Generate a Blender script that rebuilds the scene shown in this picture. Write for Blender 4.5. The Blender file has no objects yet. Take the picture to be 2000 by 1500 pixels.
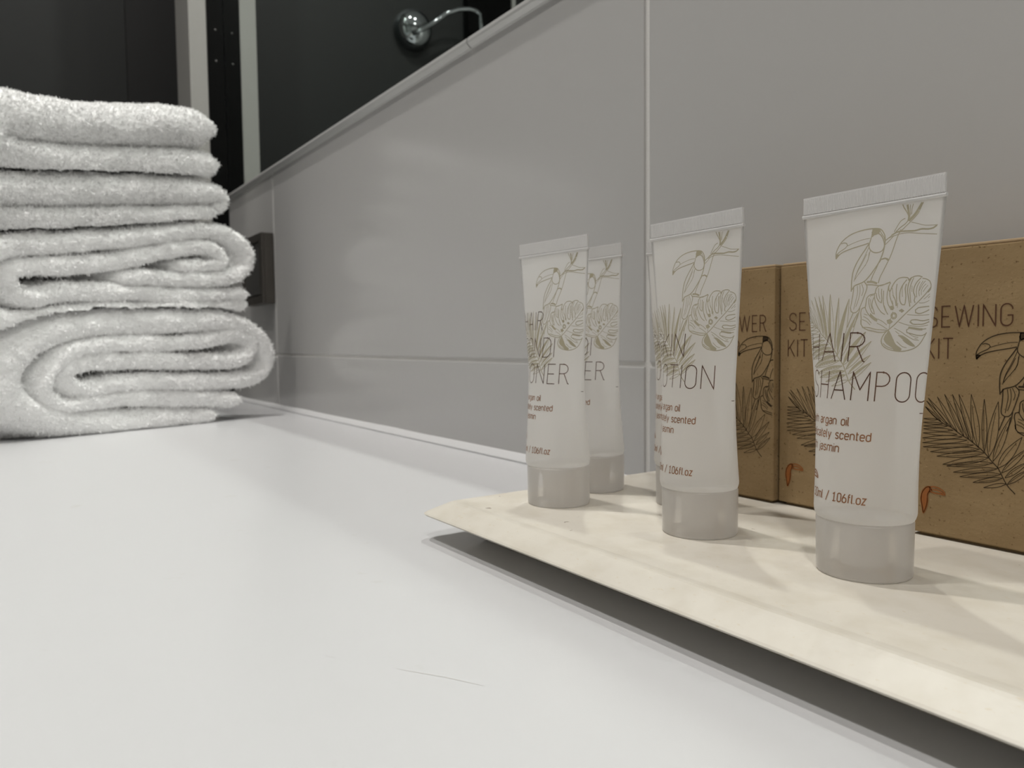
import bpy, bmesh, math, random
from mathutils import Vector, Matrix, noise
from mathutils.geometry import tessellate_polygon

# ------------------------------------------------------------ camera, light, exposure
S = bpy.context.scene
COL = S.collection
cam = bpy.data.cameras.new('camera')
cam.sensor_width = 36.0
cam.lens = 1474.32 / 2000 * 36.0
cam.clip_start = 0.01
cam.dof.use_dof = True
cam.dof.focus_distance = 0.215
cam.dof.aperture_fstop = 28.0
camo = bpy.data.objects.new('camera', cam)
COL.objects.link(camo)
F = Vector((-0.82454684, 0.56300444, -0.05611156)); RT = Vector((0.56434613, 0.82547239, -0.01042923))
UP = Vector((-0.04044684, 0.04026573, 0.99837003))
M = Matrix((RT, UP, -F)).transposed().to_4x4()
M.translation = Vector((0, -0.28406, 0.07907))
camo.matrix_world = M
S.camera = camo

w = bpy.data.worlds.new('world'); S.world = w; w.use_nodes = True
w.node_tree.nodes['Background'].inputs[0].default_value = (0.9, 0.92, 1, 1)
w.node_tree.nodes['Background'].inputs[1].default_value = 0.02
S.view_settings.view_transform = 'Standard'
S.view_settings.look = 'None'
S.view_settings.gamma = 1.0
S.view_settings.use_curve_mapping = False
S.view_settings.exposure = 0.0
S.cycles.max_bounces = 14
S.cycles.diffuse_bounces = 8
S.cycles.transmission_bounces = 14
S.cycles.transparent_max_bounces = 16
S.cycles.caustics_reflective = True
S.cycles.caustics_refractive = False
S.cycles.blur_glossy = 0.0
S.cycles.sample_clamp_indirect = 30.0
S.cycles.use_guiding = True
S.cycles.use_surface_guiding = True
S.cycles.use_volume_guiding = False
S.cycles.use_denoising = True

CEIL = 1.5
LAMPS = [(-0.64, -0.27, 7.0, 0.026, 150, 'round recessed ceiling lamp nearest the mirror above the towels'),
         (-0.42, -0.66, 4.0, 0.026, 150, 'round recessed ceiling lamp farther from the mirror in the middle of the room'),
         (0.50, -0.70, 6.2, 0.045, 150, 'round recessed ceiling lamp at the right above the boxes'),
         (0.25, -1.30, 9.0, 0.05, 55, 'added fill lamp in the ceiling, washing the far wall for bounce light')]  # last entry is a fill, added only to bounce light off the walls
WARM = (1.0, 0.968, 0.925)

# ------------------------------------------------------------ helpers
def mat(name, base=(.8, .8, .8), rough=.5, metal=0.0, spec=.5, coat=0.0, bump=None, speck=None, sss=0.0, sheen=0.0, coatr=.1):
    m = bpy.data.materials.new(name); m.use_nodes = True
    nt = m.node_tree; b = nt.nodes['Principled BSDF']
    b.inputs['Base Color'].default_value = (*base, 1)
    b.inputs['Roughness'].default_value = rough
    b.inputs['Metallic'].default_value = metal
    b.inputs['Specular IOR Level'].default_value = spec
    b.inputs['Coat Weight'].default_value = coat
    b.inputs['Coat Roughness'].default_value = coatr
    b.inputs['Sheen Weight'].default_value = sheen
    tc = nt.nodes.new('ShaderNodeTexCoord')
    if sss:
        b.inputs['Subsurface Weight'].default_value = sss
        b.inputs['Subsurface Radius'].default_value = (.004, .0035, .003)
        b.inputs['Subsurface Scale'].default_value = 1.0
    if bump:
        sc, st, dist = bump
        n = nt.nodes.new('ShaderNodeTexNoise'); n.inputs['Scale'].default_value = sc; n.inputs['Detail'].default_value = 4
        nt.links.new(tc.outputs['Object'], n.inputs['Vector'])
        bp = nt.nodes.new('ShaderNodeBump'); bp.inputs['Strength'].default_value = st; bp.inputs['Distance'].default_value = dist
        nt.links.new(n.outputs['Fac'], bp.inputs['Height']); nt.links.new(bp.outputs['Normal'], b.inputs['Normal'])
    if speck:                       # list of (scale, lo, hi, colour, vector stretch)
        prev = None
        for sc, lo, hi, c, stretch in speck:
            mp = nt.nodes.new('ShaderNodeMapping'); mp.inputs['Scale'].default_value = stretch
            nt.links.new(tc.outputs['Object'], mp.inputs['Vector'])
            n = nt.nodes.new('ShaderNodeTexNoise'); n.inputs['Scale'].default_value = sc; n.inputs['Detail'].default_value = 3
            nt.links.new(mp.outputs['Vector'], n.inputs['Vector'])
            r = nt.nodes.new('ShaderNodeMapRange'); r.inputs['From Min'].default_value = lo; r.inputs['From Max'].default_value = hi
            nt.links.new(n.outputs['Fac'], r.inputs['Value'])
            mx = nt.nodes.new('ShaderNodeMix'); mx.data_type = 'RGBA'
            nt.links.new(r.outputs['Result'], mx.inputs[0])
            if prev is None: mx.inputs[6].default_value = (*base, 1)
            else: nt.links.new(prev, mx.inputs[6])
            mx.inputs[7].default_value = (*c, 1)
            prev = mx.outputs[2]
        nt.links.new(prev, b.inputs['Base Color'])
    return m

def link(name, me, m=None, parent=None, smooth=True):
    o = bpy.data.objects.new(name, me); COL.objects.link(o)
    if m is not None: me.materials.append(m)
    if parent is not None: o.parent = parent
    if smooth: me.polygons.foreach_set('use_smooth', [True] * len(me.polygons))
    return o

def mesh(name, vs, fs, m=None, parent=None, smooth=True):
    me = bpy.data.meshes.new(name); me.from_pydata([tuple(v) for v in vs], [], fs); me.update()
    return link(name, me, m, parent, smooth)

def bmobj(name, bm, m=None, parent=None, smooth=False):
    me = bpy.data.meshes.new(name); bm.normal_update(); bm.to_mesh(me); bm.free()
    return link(name, me, m, parent, smooth)

def box(bm, lo, hi, bev=0.0, seg=2):
    r = bmesh.ops.create_cube(bm, size=1.0)
    vs = r['verts']
    for v in vs:
        v.co = Vector([lo[i] + (v.co[i] + .5) * (hi[i] - lo[i]) for i in range(3)])
    if bev:
        es = list({e for v in vs for e in v.link_edges})
        bmesh.ops.bevel(bm, geom=es, offset=bev, segments=seg, affect='EDGES', profile=.6)

def boxobj(name, lo, hi, m, parent=None, bev=0.0, seg=2):
    bm = bmesh.new(); box(bm, lo, hi, bev, seg)
    return bmobj(name, bm, m, parent)

def lathe(prof, n=64, cx=0, cy=0):
    """profile [(r,z)..] -> verts, faces about z"""
    vs, fs = [], []
    for r, z in prof:
        for k in range(n):
            a = 2 * math.pi * k / n
            vs.append((cx + r * math.cos(a), cy + r * math.sin(a), z))
    for i in range(len(prof) - 1):
        for k in range(n):
            k2 = (k + 1) % n
            fs.append((i * n + k, i * n + k2, (i + 1) * n + k2, (i + 1) * n + k))
    return vs, fs

def tag(o, label=None, cat=None, group=None, kind=None):
    if label: o['label'] = label
    if cat: o['category'] = cat
    if group: o['group'] = group
    if kind: o['kind'] = kind
    return o

def empty(name, loc, label, cat, group=None):
    o = bpy.data.objects.new(name, None); COL.objects.link(o); o.location = loc
    o.empty_display_size = .01
    return tag(o, label, cat, group)

# ------------------------------------------------------------ materials
M_counter = mat('white_solid_surface', (.535, .537, .546), .28, spec=.45, bump=(60, .05, .001),
                speck=[(55, .70, .78, (.48, .475, .465), (1, 1, 1))])
M_tile = mat('glazed_wall_tile', (.425, .419, .411), .20, spec=.5, bump=(14, .12, .002))
M_grout = mat('grout', (.58, .57, .55), .8, bump=(900, .5, .0006))
M_trim = mat('trim_metal', (.50, .50, .49), .35, metal=.35)
M_seal = mat('silicone', (.60, .60, .605), .35)
M_mirror = mat('mirror_glass', (.72, .78, .755), .0, metal=1.0)
M_mback = mat('mirror_edge', (.10, .14, .13), .2)
M_dark = mat('charcoal_panel', (.0085, .0095, .009), .55, spec=.3)
M_darker = mat('black_panel', (.006, .006, .006), .5, spec=.3)
M_black = mat('black_profile', (.002, .002, .002), .3, spec=.12)
M_post = mat('painted_post', (.27, .265, .25), .6)
M_floor = mat('floor_tile', (.15, .15, .14), .5)
M_room = mat('pale_room_wall', (.4, .395, .385), .8)
M_ceil = mat('ceiling_paint', (.8, .8, .8), .9)
M_chrome = mat('chrome', (.5, .53, .55), .06, metal=1.0)
M_plate = mat('dark_bronze_metal', (.075, .068, .06), .38, metal=.5)
M_rocker = mat('rocker_metal', (.09, .088, .085), .32, metal=.5)
M_tray = mat('stone_composite', (.60, .567, .50), .42, spec=.4, bump=(500, .12, .0004),
             speck=[(90, .45, .70, (.555, .518, .445), (1, 1, 1)), (420, .66, .74, (.56, .50, .40), (1, 2, 1)), (160, .735, .75, (.22, .18, .14), (1, 1, 1)), (30, .74, .78, (.62, .42, .22), (1, 1, 1))])
M_kraft = mat('kraft_card', (.285, .200, .105), .85, spec=.2, bump=(700, .25, .0004),
              speck=[(60, .35, .7, (.245, .168, .085), (1, 1, 2)), (900, .62, .72, (.13, .078, .035), (1, 1, 1)), (700, .64, .72, (.36, .25, .14), (1, 1, 3)), (330, .77, .79, (.03, .018, .01), (1, 1, 1))])
M_kedge = mat('kraft_edge_lit', (.42, .31, .19), .9, spec=.2)  # paler than the card: light caught on the lid edge, put into the colour
M_ink = mat('dark_brown_ink', (.040, .026, .012), .7, spec=.2)
M_kcopper = mat('copper_ink', (.27, .088, .018), .45, spec=.4)
M_kletter = mat('copper_letter_ink', (.075, .028, .010), .5, spec=.4)
M_gold = mat('olive_gold_foil', (.34, .305, .215), .4)
M_small = mat('small_copper_print', (.30, .14, .068), .35, metal=.5)
M_copper = mat('copper_foil', (.13, .062, .038), .25, metal=.6)
M_towel = mat('white_terry', (.945, .943, .94), .95, spec=.1, sheen=.3, bump=(450, .9, .002))

def mixmat(name, parts, rough_gloss=.3, gloss=.06, bump=None):
    """diffuse + translucent + transparent + glossy mixed by weight"""
    m = bpy.data.materials.new(name); m.use_nodes = True
    nt = m.node_tree; nt.nodes.clear()
    out = nt.nodes.new('ShaderNodeOutputMaterial')
    cur = None; tot = 0
    for kind, wt, colr in parts:
        sh = nt.nodes.new({'D': 'ShaderNodeBsdfDiffuse', 'T': 'ShaderNodeBsdfTranslucent', 'X': 'ShaderNodeBsdfTransparent'}[kind])
        sh.inputs['Color'].default_value = (*colr, 1)
        tot += wt
        if cur is None: cur = sh.outputs[0]
        else:
            mx = nt.nodes.new('ShaderNodeMixShader'); mx.inputs[0].default_value = wt / tot
            nt.links.new(cur, mx.inputs[1]); nt.links.new(sh.outputs[0], mx.inputs[2]); cur = mx.outputs[0]
    g = nt.nodes.new('ShaderNodeBsdfGlossy'); g.inputs['Roughness'].default_value = rough_gloss
    g.inputs['Color'].default_value = (1, 1, 1, 1)
    fr = nt.nodes.new('ShaderNodeFresnel'); fr.inputs['IOR'].default_value = 1.45
    mu = nt.nodes.new('ShaderNodeMath'); mu.operation = 'MULTIPLY'; mu.inputs[1].default_value = gloss
    nt.links.new(fr.outputs[0], mu.inputs[0])
    mx = nt.nodes.new('ShaderNodeMixShader'); nt.links.new(mu.outputs[0], mx.inputs[0])
    nt.links.new(cur, mx.inputs[1]); nt.links.new(g.outputs[0], mx.inputs[2])
    nt.links.new(mx.outputs[0], out.inputs['Surface'])
    return m

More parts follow.
